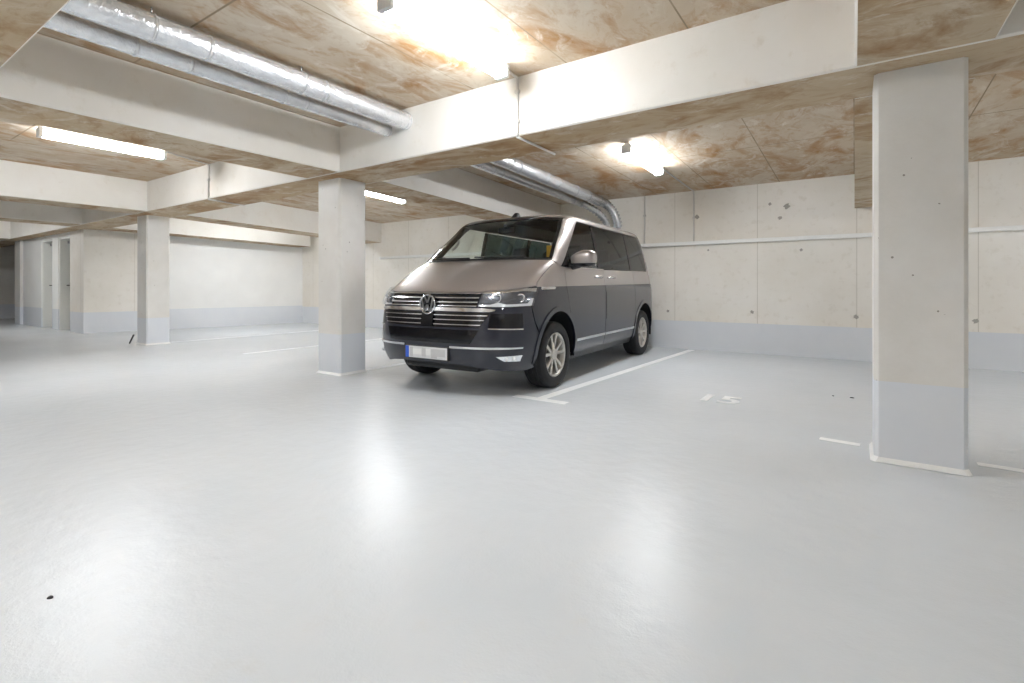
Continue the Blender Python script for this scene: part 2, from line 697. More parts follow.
batten(-2.32, 2.66, ZC, 'bright tube light on the ceiling bay in front of the main beam')
batten(-7.45, 2.25, ZC, 'long tube light on the ceiling of the bay beside the square pale column')
batten(-2.24, 6.30, rear_z(6.3), 'glaring tube light on the ceiling beyond the main beam, above the van side')
batten(-6.98, 6.03, rear_z(6.03), 'small tube light seen just beside the top of the square pale column')
for x, y, z in ((-11.2, 6.2, rear_z(6.2)), (-16.2, 1.9, ZC), (-2.32, -1.2, ZC), (-7.45, -1.2, ZC), (3.1, -1.2, ZC), (3.2, 6.2, rear_z(6.2)), (-2.32, -5.2, ZC)):  # unseen lamps lighting the room; right one behind camera added to brighten nearest column
    batten(x, y, z, 'unseen tube light added to light the room, behind beams or the viewer')


# ------------------------------------------------------------------ foil-clad ducts
def duct(name, x, z, r, y0, y1, drop, label):
    root = empty(name, (x, 0, z))
    pts = [(0, y0, 0)]
    n = 14
    zo = lambda y: -.0365 * max(0, y - 4.15)
    for k in range(1, n + 1):
        yk = y0 + (y1 - y0) * k / n
        pts.append((0, yk, zo(yk)))
    bm = bmesh.new()
    tube(bm, pts, r, 28)
    finish('cladding', bm, M['foil'], root)
    k = 0
    yy = y0 + .5
    while yy < y1:
        bm = bmesh.new()
        lathe_y(bm, [(-.012, r), (-.012, r + .003), (.012, r + .003), (.012, r)], 28, centre=(0, yy, zo(yy)))
        finish('tape_band', bm, M['foil'], root)
        yy += .92
    yy = 1.35
    while yy < y1:
        if not (3.4 < yy < 4.25):
            bm = bmesh.new()
            lathe_y(bm, [(-.008, r + .002), (-.008, r + .005), (.008, r + .005), (.008, r + .002)], 24, centre=(0, yy, zo(yy)))
            top = (ZC if yy < 3.8 else rear_z(yy)) - z
            if top > r:
                tube(bm, [(0, yy, r + zo(yy)), (0, yy, top)], .006, 8)
            finish('hanger', bm, M['foil'], root)
        yy += 1.05
    # wrinkled elbow that turns down and into the back wall
    bm = bmesh.new()
    P0, P3 = Vector((0, y1 - .02, zo(y1))), Vector((drop[0] - x, Y1 - .02, drop[1] - z))
    P1, P2 = P0 + Vector((0, .22, .0)), P3 + Vector((.05, -.10, .25))
    e = []
    for k in range(25):
        t = k / 24
        e.append(P0 * (1 - t) ** 3 + P1 * 3 * t * (1 - t) ** 2 + P2 * 3 * t * t * (1 - t) + P3 * t ** 3)
    rr = [max(r * .8, .055) + (.014 if i % 2 else -.012) for i in range(len(e))]
    tube(bm, e, rr, 24)
    finish('elbow', bm, M['foil'], root)
    tag(root, label, 'duct', 'foil-clad ducts')
    return root


duct('insulated_duct', -3.70, 2.70, .087, -2.5, 8.30, (-3.56, 2.12), 'wider foil-clad duct of the ceiling pair, on the side towards the bright tube light')
duct('insulated_duct', -3.965, 2.655, .064, -2.5, 7.95, (-3.76, 2.10), 'thinner foil-clad duct of the ceiling pair, next to the long beam')


# ------------------------------------------------------------------ conduits and trunking
def run(name, pts, r, label, clips=()):
    root = empty(name, pts[0])
    p0 = Vector(pts[0])
    bm = bmesh.new()
    tube(bm, [Vector(p) - p0 for p in pts], r, 8)
    finish('tube', bm, M['conduit'], root)
    for c in clips:
        bm = bmesh.new()
        c = Vector(c) - p0
        box(bm, c.x - r * 1.8, c.x + r * 1.8, c.y - r * 1.8, c.y + r * 1.8, c.z - .015, c.z + .015, bevel=.003)
        finish('clip', bm, M['conduit'], root)
    tag(root, label, 'conduit', 'cable conduits')


run('cable_conduit', [(-2.33, 3.28, ZC - .015), (-2.35, 3.53, ZC - .02), (-2.356, 3.537, ZC - .06), (-2.356, 3.537, ZS + .02), (-2.356, 3.535, ZS - .012)], .011,
    'thin grey conduit dropping down the main beam from the bright tube light', [(-2.356, 3.537, 2.7), (-2.356, 3.537, 2.45)])
run('cable_conduit', [(-7.45, 2.9, ZC - .015), (-7.7, 3.52, ZC - .02), (-7.736, 3.537, ZC - .06), (-7.736, 3.537, ZS + .02), (-7.736, 3.535, ZS - .012)], .011,
    'thin conduit down the face of the cross beam between the two pale columns', [(-7.736, 3.537, 2.6)])
run('cable_conduit', [(-2.356, 3.535, ZS - .014), (-2.37, 4.2, ZS - .014)], .011, 'short conduit across the underside of the main beam, nearer the van')
run('cable_conduit', [(-7.736, 3.535, ZS - .014), (-7.9, 4.2, ZS - .014)], .011, 'short conduit across the underside of the beam between the two pale columns')
run('cable_conduit', [(-2.22, 6.95, rear_z(6.95) - .012), (-2.217, 8.62, rear_z(8.62) - .012), (-2.217, 8.638, 2.6), (-2.217, 8.638, 1.8)], .011,
    'thin conduit from the far tube light down the back wall to the white trunking', [(-2.217, 8.638, 2.2)])
run('cable_conduit', [(-3.06, 8.64, 2.64), (-3.06, 8.64, 1.8)], .013, 'vertical grey conduit on the back wall just above the van tail', [(-3.06, 8.64, 2.3)])

root = empty('cable_trunking', (-4, Y1, 1.775))
bm = bmesh.new()
box(bm, -5.9, 9.9, -.07, -.001, -.03, .024, bevel=.004)
finish('channel', bm, M['trunk'], root)
bm = bmesh.new()
box(bm, -5.9, 9.9, -.075, -.068, .004, .026, bevel=.002)
finish('lid', bm, M['trunk'], root)
tag(root, 'long white cable trunking running level along the back wall', 'cable trunking')

# spalled spots on the back wall
for i, (x, z, r) in enumerate(((-2.17, 2.21, .035), (-1.08, 2.325, .022), (-.85, 2.27, .04), (-.94, 2.10, .028), (-2.65, .63, .024), (-1.33, .65, .026), (.017, .62, .03), (-1.99, 1.65, .016), (-.66, 1.6, .02), (1.28, .61, .03))):
    bm = bmesh.new()
    vs = [bm.verts.new((x + r * (1 + .35 * math.sin(3 * k + i)) * math.cos(k / 12 * 2 * math.pi), Y1 - .002, z + r * (1 + .3 * math.cos(2 * k + i)) * math.sin(k / 12 * 2 * math.pi))) for k in range(12)]
    bm.faces.new(vs)
    finish('trim_tie_hole', bm, M['patch_dark'], struct=True)


# ------------------------------------------------------------------ floor markings
def stripe(p, q, w, label, mat='white_paint'):
    p, q = Vector((*p, 0)), Vector((*q, 0))
    d = (q - p).normalized()
    n = Vector((-d.y, d.x, 0)) * w / 2
    bm = bmesh.new()
    a = [bm.verts.new(v + Vector((0, 0, .002))) for v in (p - n, q - n, q + n, p + n)]
    f = bm.faces.new(a)
    r = bmesh.ops.extrude_face_region(bm, geom=[f])
    for v in r['geom']:
        if isinstance(v, bmesh.types.BMVert):
            v.co.z = .0005
    bmesh.ops.recalc_face_normals(bm, faces=bm.faces[:])
    o = finish('parking_line', bm, M[mat])
    tag(o, label, 'parking line', 'white painted parking lines')


stripe((-2.43, 4.06), (-2.23, 8.55), .10, 'long white bay line on the floor beside the van wheels')
stripe((-2.70, 4.01), (-2.14, 4.01), .10, 'short white cross stroke at the bay line end by the van front wheel')
stripe((-.20, 4.07), (.03, 4.05), .07, 'short white dash on the floor beside the big nearby column, on the van side')
stripe((.60, 4.01), (.86, 4.00), .07, 'short white dash on the floor beside the big nearby column, away from the van')
stripe((-5.08, 4.17), (-5.12, 8.5), .10, 'white bay line running back from behind the square pale column', 'worn_line')
stripe((-7.87, 4.1), (-7.87, 8.5), .10, 'faint white bay line midway between the two pale columns', 'worn_line')
stripe((-10.65, 4.2), (-10.6, 8.3), .10, 'white bay line starting behind the distant column with the stick', 'worn_line')

fc = bpy.data.curves.new('bay_number', 'FONT')
fc.body = '15'
fc.size = .42
fc.align_x = 'CENTER'
fc.align_y = 'CENTER'
fc.extrude = .001
fc.space_character = .95
fc.offset = 0.012
to = bpy.data.objects.new('tmp', fc)
COL.objects.link(to)
dg = bpy.context.evaluated_depsgraph_get()
me = bpy.data.meshes.new_from_object(to.evaluated_get(dg))
bpy.data.objects.remove(to)
me.materials.clear()
me.materials.append(M['number_paint'])
o = bpy.data.objects.new('bay_number', me)
o.location = (-1.05, 4.95, .0025)
link(o)
tag(o, 'white painted number 15 on the empty bay floor', 'bay number')

for i, (x, y, s) in enumerate(((-2.242, .522, .011), (-.02, 5.72, .016), (-.17, 5.72, .011))):
    bm = bmesh.new()
    bmesh.ops.create_icosphere(bm, subdivisions=2, radius=s)
    for v in bm.verts:
        v.co = Vector((v.co.x * (1 + .3 * math.sin(9 * i + v.co.y * 200)), v.co.y * .8, max(v.co.z * .35, -.2 * s)))
    o = finish('grit', bm, M['black'], smooth=True)
    o.location = (x, y, .2 * s)
    tag(o, ['small dark bit of grit alone on the open floor close to the camera', 'larger dark speck of grit on the floor behind the big nearby column bay',
            'smaller dark speck of grit beside the larger one on the empty bay'][i], 'grit', 'dark grit on the floor')

# ------------------------------------------------------------------ the van
# van frame: x forward from the front axle, y to its left, z up
VA = 0.048
van = empty('van', (-3.4851, 4.4758, 0), VA - math.pi / 2)
tag(van, 'beige-silver over dark blue passenger van with chrome grille parked against the back wall', 'van')


def pchip(xs, ys):
    xs, ys = np.array(xs, float), np.array(ys, float)
    h = np.diff(xs)
    d = np.diff(ys) / h
    m = np.zeros(len(xs))
    m[0], m[-1] = d[0], d[-1]
    for i in range(1, len(xs) - 1):
        if d[i - 1] * d[i] > 0:
            w1, w2 = 2 * h[i] + h[i - 1], h[i] + 2 * h[i - 1]
            m[i] = (w1 + w2) / (w1 / d[i - 1] + w2 / d[i])

    def f(x):
        x = min(max(x, xs[0]), xs[-1])
        i = min(max(int(np.searchsorted(xs, x)) - 1, 0), len(xs) - 2)
        t = (x - xs[i]) / h[i]
        return float(ys[i] * (1 + 2 * t) * (1 - t) ** 2 + h[i] * m[i] * t * (1 - t) ** 2 + ys[i + 1] * t * t * (3 - 2 * t) + h[i] * m[i + 1] * t * t * (t - 1))
    return f


FX = pchip([.2, .3, .45, .55, .65, .8, .9, .98, 1.02, 1.08, 1.15, 1.22, 1.28, 1.33, 1.36, 1.5, 1.7, 1.86, 1.9, 1.93, 1.945],
           [.81, .87, .905, .908, .895, .872, .852, .82, .77, .67, .54, .40, .26, .13, .075, -.10, -.35, -.54, -.64, -.85, -1.2])
WY = pchip([.2, .28, .4, .55, .8, 1.0, 1.05, 1.09, 1.25, 1.5, 1.8, 1.86, 1.9, 1.93, 1.945], [.86, .895, .93, .945, .952, .95, .946, .938, .915, .87, .80, .78, .73, .6, .4])
DX = pchip([.2, .5, .9, 1.0, 1.2, 1.35, 1.6, 1.86, 1.945], [.8, .82, .8, .8, .62, .46, .40, .36, .3])
NX = pchip([.2, .9, 1.0, 1.2, 1.35, 1.6, 1.86, 1.945], [3.2, 3.2, 3.05, 3.5, 3.8, 3.4, 3.1, 2.8])
RX = pchip([.2, .5, 1.0, 1.3, 1.86, 1.93, 1.945], [-3.94, -3.99, -3.98, -3.93, -3.72, -3.5, -3.3])
DR, NR = .7, 2.5


def quarter(p, n):
    a = p * math.pi / 2
    c, s = math.cos(a), math.sin(a)
    k = (abs(c) ** n + abs(s) ** n) ** (-1 / n)
    return c * k, s * k


def surf(p, z, sg=1):
    F, Wd, D, R = FX(z), WY(z), DX(z), RX(z)
    if p < 0:
        p, sg = -p, -sg
    if p <= 1:
        c, s = quarter(p, NX(z))
        return Vector((F - D + D * c, sg * Wd * s, z))
    if p <= 2:
        return Vector((F - D + (R + DR - F + D) * (p - 1), sg * Wd, z))
    c, s = quarter(3 - p, NR)
    return Vector((R + DR - DR * c, sg * Wd * s, z))


def surf_n(p, z, sg=1):
    e = 1e-3
    a = surf(p + e, z, sg) - surf(p - e, z, sg)
    za, zb = min(z + e, 1.945), max(z - e, .2)
    b = surf(p, za, sg) - surf(p, zb, sg)
    n = a.cross(b)
    if n.length < 1e-12:
        return Vector((0, 0, 1))
    n.normalize()
    q = surf(p, z, sg)
    if n.dot(Vector((q.x + 1.5, q.y, 0)) + Vector((0, 0, .6))) < 0:
        n = -n
    return n


def to_p(kind, v, z):
    F, Wd, D, R, NF = FX(z), WY(z), DX(z), RX(z), NX(z)
    if kind == 'f':
        b = min(abs(v) / Wd, 1)
        p = math.atan2(b, max(1 - b ** NF, 0) ** (1 / NF)) * 2 / math.pi
        return math.copysign(p, v)
    if kind == 's':
        if v > F - D:
            a = min((v - F + D) / D, 1)
            return math.atan2(max(1 - a ** NF, 0) ** (1 / NF), a) * 2 / math.pi
        if v < R + DR:
            a = min((R + DR - v) / DR, 1)
            return 3 - math.atan2(max(1 - a ** NR, 0) ** (1 / NR), a) * 2 / math.pi
        return 1 + (F - D - v) / (F - D - R - DR)
    b = min(abs(v) / Wd, 1)
    return 3 - math.atan2(b, max(1 - b ** NR, 0) ** (1 / NR)) * 2 / math.pi


def p_to_u(p):
    s = -1 if p < 0 else 1
    p = abs(p)
    if p <= 1:
        return s * p * 1.4
    if p <= 2:
        return s * (1.4 + (p - 1) * 3.2)
    return s * (4.6 + (p - 2) * 1.2)


def u_to_p(u):
    s = -1 if u < 0 else 1
    u = abs(u)
    if u <= 1.4:
        return s * u / 1.4
    if u <= 4.6:
        return s * (1 + (u - 1.4) / 3.2)
    return s * (2 + (u - 4.6) / 1.2)


def outline(poly, step=.03):
    pts = []
    n = len(poly)
    for i in range(n):
        k, v, z = poly[i]
        k2, v2, z2 = poly[(i + 1) % n]
        u1, u2 = p_to_u(to_p(k, v, z)), p_to_u(to_p(k2, v2, z2))
        L = math.hypot(u2 - u1, z2 - z)
        m = max(1, int(math.ceil(L / step)))
        for j in range(m):
            t = j / m
            if k == k2:
                vv, zz = v + (v2 - v) * t, z + (z2 - z) * t
                pts.append((p_to_u(to_p(k, vv, zz)), zz))
            else:
                pts.append((u1 + (u2 - u1) * t, z + (z2 - z) * t))
    out = []
    for q in pts:
        if not out or math.hypot(q[0] - out[-1][0], q[1] - out[-1][1]) > 1e-4:
            out.append(q)
    return out


def inside(pt, poly):
    x, y = pt
    c = False
    j = len(poly) - 1
    for i in range(len(poly)):
        xi, yi = poly[i]
        xj, yj = poly[j]
        if (yi > y) != (yj > y) and x < (xj - xi) * (y - yi) / (yj - yi) + xi:
            c = not c
        j = i
    return c


def panel(name, polys, mat, off=0.0, thick=.014, gu=.04, gz=.04, parent=None, sg=1, inner=None):
    """skin panels traced on the body surface; off lifts them along its normal, thick turns the rim inwards"""
    if polys and isinstance(polys[0][0], str):
        polys = [polys]
    verts, faces, norms, mats = [], [], [], []
    for poly in polys:
        B = outline(poly, min(gu, gz))
        arr = np.array(B)
        pts = [Vector(b) for b in B]
        u0, u1, z0, z1 = arr[:, 0].min(), arr[:, 0].max(), arr[:, 1].min(), arr[:, 1].max()
        seg_a, seg_b = arr, np.roll(arr, -1, 0)
        dseg = seg_b - seg_a
        l2 = (dseg ** 2).sum(1) + 1e-12
        row = 0
        zz = z0 + gz * .5
        while zz < z1:
            uu = u0 + gu * (.5 if row % 2 else .25)
            while uu < u1:
                q = np.array([uu, zz])
                t = np.clip(((q - seg_a) * dseg).sum(1) / l2, 0, 1)
                dist = np.sqrt((((seg_a + dseg * t[:, None]) - q) ** 2).sum(1)).min()
                if dist > .42 * min(gu, gz) and inside((uu, zz), B):
                    pts.append(Vector((uu, zz)))
                uu += gu
            zz += gz * .9
            row += 1
        nb = len(B)
        rv, re, rf, *_ = delaunay_2d_cdt(pts, [(i, (i + 1) % nb) for i in range(nb)], [], 1, 1e-6)
        base = len(verts)
        N = []
        for q in rv:
            p = u_to_p(q.x)
            n = surf_n(p, q.y, sg)
            verts.append(surf(p, q.y, sg) + n * off)
            N.append(n)
        edge_use = {}
        for f in rf:
            f = list(f)
            a, b, c = (verts[base + i] for i in f)
            if (b - a).cross(c - a).dot(N[f[0]]) < 0:
                f.reverse()
            faces.append([base + i for i in f])
            norms.append([N[i] for i in f])
            mats.append(0)
            for i in range(3):
                e = (f[i], f[(i + 1) % 3])
                edge_use[e] = edge_use.get(e, 0) + 1
        rim = [e for e in edge_use if (e[1], e[0]) not in edge_use]
        if thick:
            low = {}
            for e in rim:
                for i in e:
                    if i not in low:
                        low[i] = len(verts)
                        verts.append(verts[base + i] - N[i] * thick)
            for a, b in rim:
                fc_ = [base + b, base + a, low[a], low[b]]
                va, vb, vc = (verts[i] for i in fc_[:3])
                n = (vb - va).cross(vc - va)
                n = n.normalized() if n.length > 1e-12 else Vector((0, 0, 1))
                faces.append(fc_)
                norms.append([n] * 4)
                mats.append(0)
            if inner is not None:
                # inner skin so the panel has a back of its own
                base2 = len(verts)
                for i, q in enumerate(rv):
                    verts.append(verts[base + i] - N[i] * thick)
                for f in [g for g, mi_ in zip(faces, mats) if mi_ == 0 and len(g) == 3 and min(g) >= base and max(g) < base + len(rv)]:
                    faces.append([base2 + i - base for i in reversed(f)])
                    norms.append([-N[i - base] for i in reversed(f)])
                    mats.append(1)
    me = bpy.data.meshes.new(name)
    me.from_pydata([tuple(v) for v in verts], [], faces)
    me.materials.append(mat)
    if inner is not None:
        me.materials.append(inner)
    for p, mi_ in zip(me.polygons, mats):
        p.use_smooth = True
        p.material_index = mi_
    me.normals_split_custom_set([tuple(n) for fn in norms for n in fn])
    o = bpy.data.objects.new(name, me)
    return link(o, parent if parent is not None else van)


def mir(poly):
    """left half given from the centre outwards and back to the centre -> full outline"""
    return poly + [(k, -v, z) for k, v, z in reversed(poly)]


def arc(cx, cz, r, a0, a1, n=14):
    out = []
    for i in range(n + 1):
        a = math.radians(a0 + (a1 - a0) * i / n)
        out.append(('s', cx + r * math.cos(a), cz + r * math.sin(a)))
    return out


def sides(name, poly, mat, **kw):
    return [panel(name, poly, mat, sg=s, **kw) for s in (1, -1)]


f, s_, r_ = 'f', 's', 'r'
AF, AR, AZ, AO = -.07, -3.04, .37, .43
# bonnet
half = [(f, 0.0, .998), (f, .30, .999), (f, .575, 1.002), (f, .735, 1.014), (f, .862, 1.042), (f, .905, 1.058)]
up = [(f, .895, 1.085), (f, .895, 1.15), (f, .896, 1.22), (f, .896, 1.27), (f, .892, 1.306)]
back = [(f, .866, 1.328), (f, .50, 1.337), (f, 0.0, 1.338)]
left = half + up + back
panel('bonnet', half + up + back + [(k, -v, z) for k, v, z in reversed(half[1:] + up + back[:-1])], M['paint'], gu=.035, gz=.016)
# front bumper skin: whole nose below the bonnet
nb = [(f, 0.0, .315), (f, .34, .315), (f, .50, .30), (f, .70, .265), (f, .848, .245)]
nb2 = [(s_, .335, .262)] + [(k, v, z) for k, v, z in arc(AF, AZ, AO, -8, 27, 5)] + [(s_, .42, .72), (s_, .46, .862), (f, .772, .852), (f, .548, .856), (f, .568, .990), (f, 0.0, .990)]
def sym_panel(name, poly, mat, **kw):
    """one panel across the nose from its left half: sides given by x are turned into front y"""
    q = []
    for k, v, z in poly:
        y = surf(to_p(k, v, z), z).y
        q.append((f, y, z))
    m = [(k, -v, z) for k, v, z in reversed(q) if abs(v) > 1e-6]
    return panel(name, q + m, mat, **kw)


bumper = sym_panel('front_bumper', nb + nb2, M['paint'], gu=.035, gz=.03)
# fenders, doors, quarters
sides('front_fender', [(s_, .455, .868), (s_, .420, .94), (s_, .376, .995), (f, .909, 1.056)] +
      [(f, .8975, 1.085), (f, .8975, 1.15), (f, .8982, 1.22), (f, .898, 1.27), (f, .894, 1.304)] +
      [(s_, -.205, 1.266), (s_, -.267, 1.262), (s_, -.262, 1.05), (s_, -.30, .92), (s_, -.352, .80)] +
      arc(AF, AZ, AO, 130, 28, 14) + [(s_, .412, .72)], M['paint'])
door_front = sides('front_door', [(s_, -.273, 1.262), (s_, -.268, 1.05), (s_, -.306, .92), (s_, -.357, .80)] + arc(AF, AZ, AO, 132, 180, 6) +
      [(s_, -.498, .318), (s_, -1.407, .318), (s_, -1.407, 1.262)], M['paint'])
door_slide = sides('sliding_door', [(s_, -1.416, 1.262), (s_, -1.416, .318), (s_, -2.585, .318), (s_, -2.60, .40)] + arc(AR, AZ, AO, 12, 8, 1)[:0] +
      [(s_, -2.585, .95), (s_, -2.585, 1.278)], M['paint'])
sides('rear_quarter', [(s_, -2.595, 1.278), (s_, -2.595, .62)] + arc(AR, AZ, AO, 38, 188, 18) + [(s_, -3.46, .29), (s_, -3.75, .29), (r_, .70, .30), (r_, .72, .7), (r_, .73, 1.3), (r_, .66, 1.82), (s_, -3.27, 1.818), (s_, -3.30, 1.285)], M['paint'])
sides('quarter_sill', [(s_, -2.60, .318), (s_, -2.595, .61)] + arc(AR, AZ, AO, 36, -6, 8), M['paint'])
sides('side_sill', [(s_, -.49, .305), (s_, -2.60, .305), (s_, -2.60, .225), (s_, -.49, .225)], M['black'], off=-.02, thick=.03)
for cx in (AF, AR):
    sides('wheel_arch_lip', arc(cx, AZ, AO - .004, -8, 188, 26) + arc(cx, AZ, AO + .046, 188, -8, 26), M['lower_paint'], off=.012, thick=.03, gu=.03, gz=.03)
# pillars, roof, glass
sides('a_pillar', [(f, .890, 1.316), (s_, -.20, 1.272), (s_, -.29, 1.335), (s_, -.55, 1.565), (s_, -.80, 1.785), (s_, -.855, 1.818), (s_, -.86, 1.83), (f, .735, 1.852), (f, .722, 1.842), (f, .762, 1.70), (f, .802, 1.56), (f, .842, 1.42), (f, .866, 1.336)], M['silver_paint'], gu=.025, gz=.03, inner=M['cabin'])
sides('roof_skin', [(f, 0, 1.887), (f, .36, 1.880), (f, .71, 1.856), (f, .75, 1.845), (s_, -.87, 1.824), (s_, -3.27, 1.824), (r_, .66, 1.824), (r_, 0.0, 1.85), (r_, 0.0, 1.945), (f, 0.0, 1.945)], M['silver_paint'], gu=.05, gz=.012, inner=M['lining'])
bmr = bmesh.new()
loop = []
for k in range(0, 61):
    loop.append(surf(k / 20, 1.945, 1))
for k in range(59, 0, -1):
    loop.append(surf(k / 20, 1.945, -1))
bmr.faces.new([bmr.verts.new(v) for v in loop])
bmesh.ops.solidify(bmr, geom=bmr.faces[:], thickness=.01)
finish('roof_top', bmr, M['silver_paint'], van)
ws = [(f, 0.0, 1.346), (f, .50, 1.345), (f, .85, 1.338), (f, .858, 1.345), (f, .834, 1.42), (f, .794, 1.56), (f, .754, 1.70), (f, .713, 1.838), (f, .36, 1.872), (f, 0.0, 1.880)]
sym_panel('windscreen', ws, M['glass'], off=-.004, thick=.004, gu=.04, gz=.03)
# black band round the screen
def band(a, b):
    return a + list(reversed(b))
sym_panel('cowl', [(f, 0.0, 1.338), (f, .50, 1.337), (f, .858, 1.331), (f, .86, 1.345), (f, .50, 1.358), (f, 0.0, 1.360)], M['black'], off=.002, thick=.02, gz=.012)
sides('screen_edge', [(f, .863, 1.342), (f, .840, 1.42), (f, .800, 1.56), (f, .760, 1.70), (f, .720, 1.842), (f, .695, 1.838), (f, .735, 1.70), (f, .775, 1.56), (f, .815, 1.42), (f, .840, 1.342)], M['gloss_black'], off=.001, thick=.01, gz=.03)
sym_panel('screen_header', [(f, 0, 1.850), (f, .36, 1.842), (f, .70, 1.815), (f, .71, 1.838), (f, .36, 1.876), (f, 0, 1.884)], M['gloss_black'], off=.001, thick=.01, gz=.012)
GB, GT = 1.272, 1.812
sides('front_side_glass', [(s_, -.40, GB), (s_, -.40, 1.424), (s_, -.79, 1.768), (s_, -.855, GT), (s_, -1.25, GT), (s_, -1.25, GB)], M['glass'], off=-.006, thick=.004)
sides('mirror_triangle', [(s_, -.215, 1.268), (s_, -.24, 1.286), (s_, -.396, 1.416), (s_, -.396, 1.268)], M['gloss_black'], off=.002)
sides('b_pillar', [(s_, -1.252, GB), (s_, -1.252, GT), (s_, -1.325, GT), (s_, -1.325, GB)], M['gloss_black'], inner=M['lining'])
sides('middle_side_glass', [(s_, -1.328, GB), (s_, -1.328, GT), (s_, -2.49, GT), (s_, -2.49, GB + .01)], M['tint'], off=-.004, thick=.004)
sides('c_pillar', [(s_, -2.492, GB + .01), (s_, -2.492, GT), (s_, -2.575, GT), (s_, -2.575, GB + .012)], M['gloss_black'], inner=M['lining'])
sides('rear_side_glass', [(s_, -2.578, GB + .012), (s_, -2.578, GT), (s_, -3.24, GT), (s_, -3.27, 1.76), (s_, -3.30, 1.33), (s_, -3.28, GB + .018)], M['tint'], off=-.004, thick=.004)
sides('belt_trim', [(s_, -.42, 1.262), (s_, -.42, GB), (s_, -1.42, GB), (s_, -1.42, 1.262)], M['satin'], off=.004, thick=.012)
# rear
panel('tailgate', [(r_, .0, .60), (r_, .715, .60), (r_, .715, 1.28), (r_, .645, 1.82), (r_, 0.0, 1.845)], M['paint'])
panel('tailgate', [(r_, .0, .60), (r_, .715, .60), (r_, .715, 1.28), (r_, .645, 1.82), (r_, 0.0, 1.845)], M['paint'], sg=-1)
sides('rear_window', [(r_, 0, 1.27), (r_, .64, 1.27), (r_, .59, 1.76), (r_, 0, 1.78)], M['tint'], off=.004, thick=.006)
sides('rear_bumper', [(r_, 0, .29), (r_, .69, .29), (r_, .70, .59), (r_, 0, .59)], M['lower_paint'], off=.03, thick=.05)
sides('tail_lamp', [(r_, .73, .80), (r_, .80, .80), (r_, .80, 1.25), (r_, .73, 1.25)], M['red'], off=.008, thick=.02)

# trim on the flanks
sides('door_chrome_strip', [(s_, -.535, .440), (s_, -.535, .470), (s_, -1.403, .472), (s_, -1.403, .442)], M['satin'], off=.010, thick=.012)
sides('door_chrome_strip', [(s_, -1.420, .442), (s_, -1.420, .472), (s_, -2.56, .474), (s_, -2.56, .444)], M['satin'], off=.010, thick=.012)
sides('slide_rail', [(s_, -2.55, 1.066), (s_, -2.55, 1.084), (s_, -3.50, 1.086), (s_, -3.50, 1.068)], M['black'], off=.002, thick=.02)
sides('fender_light_strip', [(s_, .285, 1.020), (s_, .275, 1.048), (s_, .03, 1.050), (s_, .0, 1.043), (s_, .03, 1.024)], M['lamp_chrome'], off=.006, thick=.012, gu=.02, gz=.012)
panel('fuel_flap', [(s_, -1.43, .985), (s_, -1.50, .985), (s_, -1.50, .64), (s_, -1.43, .64)], M['paint'], off=.003, thick=.008, sg=1)
for x in (-1.185, -1.62):
    for sg in (1, -1):
        bmh = bmesh.new()
        y = sg * .925
        tube(bmh, [(x + .10, y, 1.165), (x + .08, y + sg * .035, 1.168), (x, y + sg * .045, 1.17), (x - .08, y + sg * .035, 1.168), (x - .10, y, 1.165)], .014, 10)
        finish('door_handle', bmh, M['satin'], van)

# ---- nose
sym_panel('upper_grille', [(f, 0, .858), (f, .535, .862), (f, .560, .984), (f, 0, .984)], M['gloss_black'], off=.003, thick=.006)
sym_panel('lower_grille', [(f, 0, .662), (f, .575, .672), (f, .665, .805), (f, 0, .805)], M['gloss_black'], off=.003, thick=.006)


def slat(z, hw, t, mat='satin', off=.014):
    sym_panel('grille_slat', [(f, 0, z - t / 2), (f, hw - .004, z - t / 2), (f, hw, z + t / 2), (f, 0, z + t / 2)], M[mat], off=off, thick=.014, gz=max(t * .6, .006))


for z, hw, t in ((.980, .555, .008), (.940, .55, .010), (.900, .545, .010), (.866, .54, .008)):
    slat(z, hw, t)
for z, hw, t in ((.778, .645, .008), (.735, .62, .008), (.691, .59, .008)):
    slat(z, hw, t)
sym_panel('chrome_bar', [(f, 0, .815), (f, .66, .812), (f, .70, .822), (f, .705, .834), (f, .60, .846), (f, 0, .850)], M['chrome'], off=.022, thick=.02, gz=.014)
sym_panel('radar_cover', [(f, 0, .672), (f, .072, .672), (f, .072, .80), (f, 0, .80)], M['gloss_black'], off=.022, thick=.02)
sym_panel('bumper_insert', [(f, 0, .515), (f, .50, .515), (f, .575, .645), (f, 0, .645)], M['gloss_black'], off=.003, thick=.006)
sides('bumper_chrome_strip', [(f, .285, .470), (f, .285, .490), (f, .72, .490), (s_, .565, .484), (s_, .57, .470), (f, .72, .470)], M['chrome'], off=.012, thick=.014, gu=.03, gz=.012)
sides('air_curtain', [(f, .655, .667), (f, .662, .798), (s_, .568, .798), (s_, .560, .660), (f, .82, .656)], M['gloss_black'], off=.003, thick=.006)
sides('air_curtain_trim', [(f, .655, .654), (f, .655, .664), (f, .80, .660), (f, .888, .657), (f, .888, .647)], M['satin'], off=.008, thick=.008, gz=.008)
for sg in (1, -1):
    fg = panel('fog_lamp', [(f, .715, .402), (f, .876, .407), (f, .856, .350), (f, .765, .356)], M['lamp_chrome'], off=.005, thick=.012, gu=.02, gz=.015, sg=sg)
    for yy in (.785, .83):
        c = surf(to_p(f, yy, .376), .376, sg)
        n = surf_n(to_p(f, yy, .376), .376, sg)
        bml = bmesh.new()
        bmesh.ops.create_uvsphere(bml, u_segments=16, v_segments=8, radius=.02)
        o = finish('bulb', bml, M['lamp_white'], fg, smooth=True)
        o.location = c + n * .006

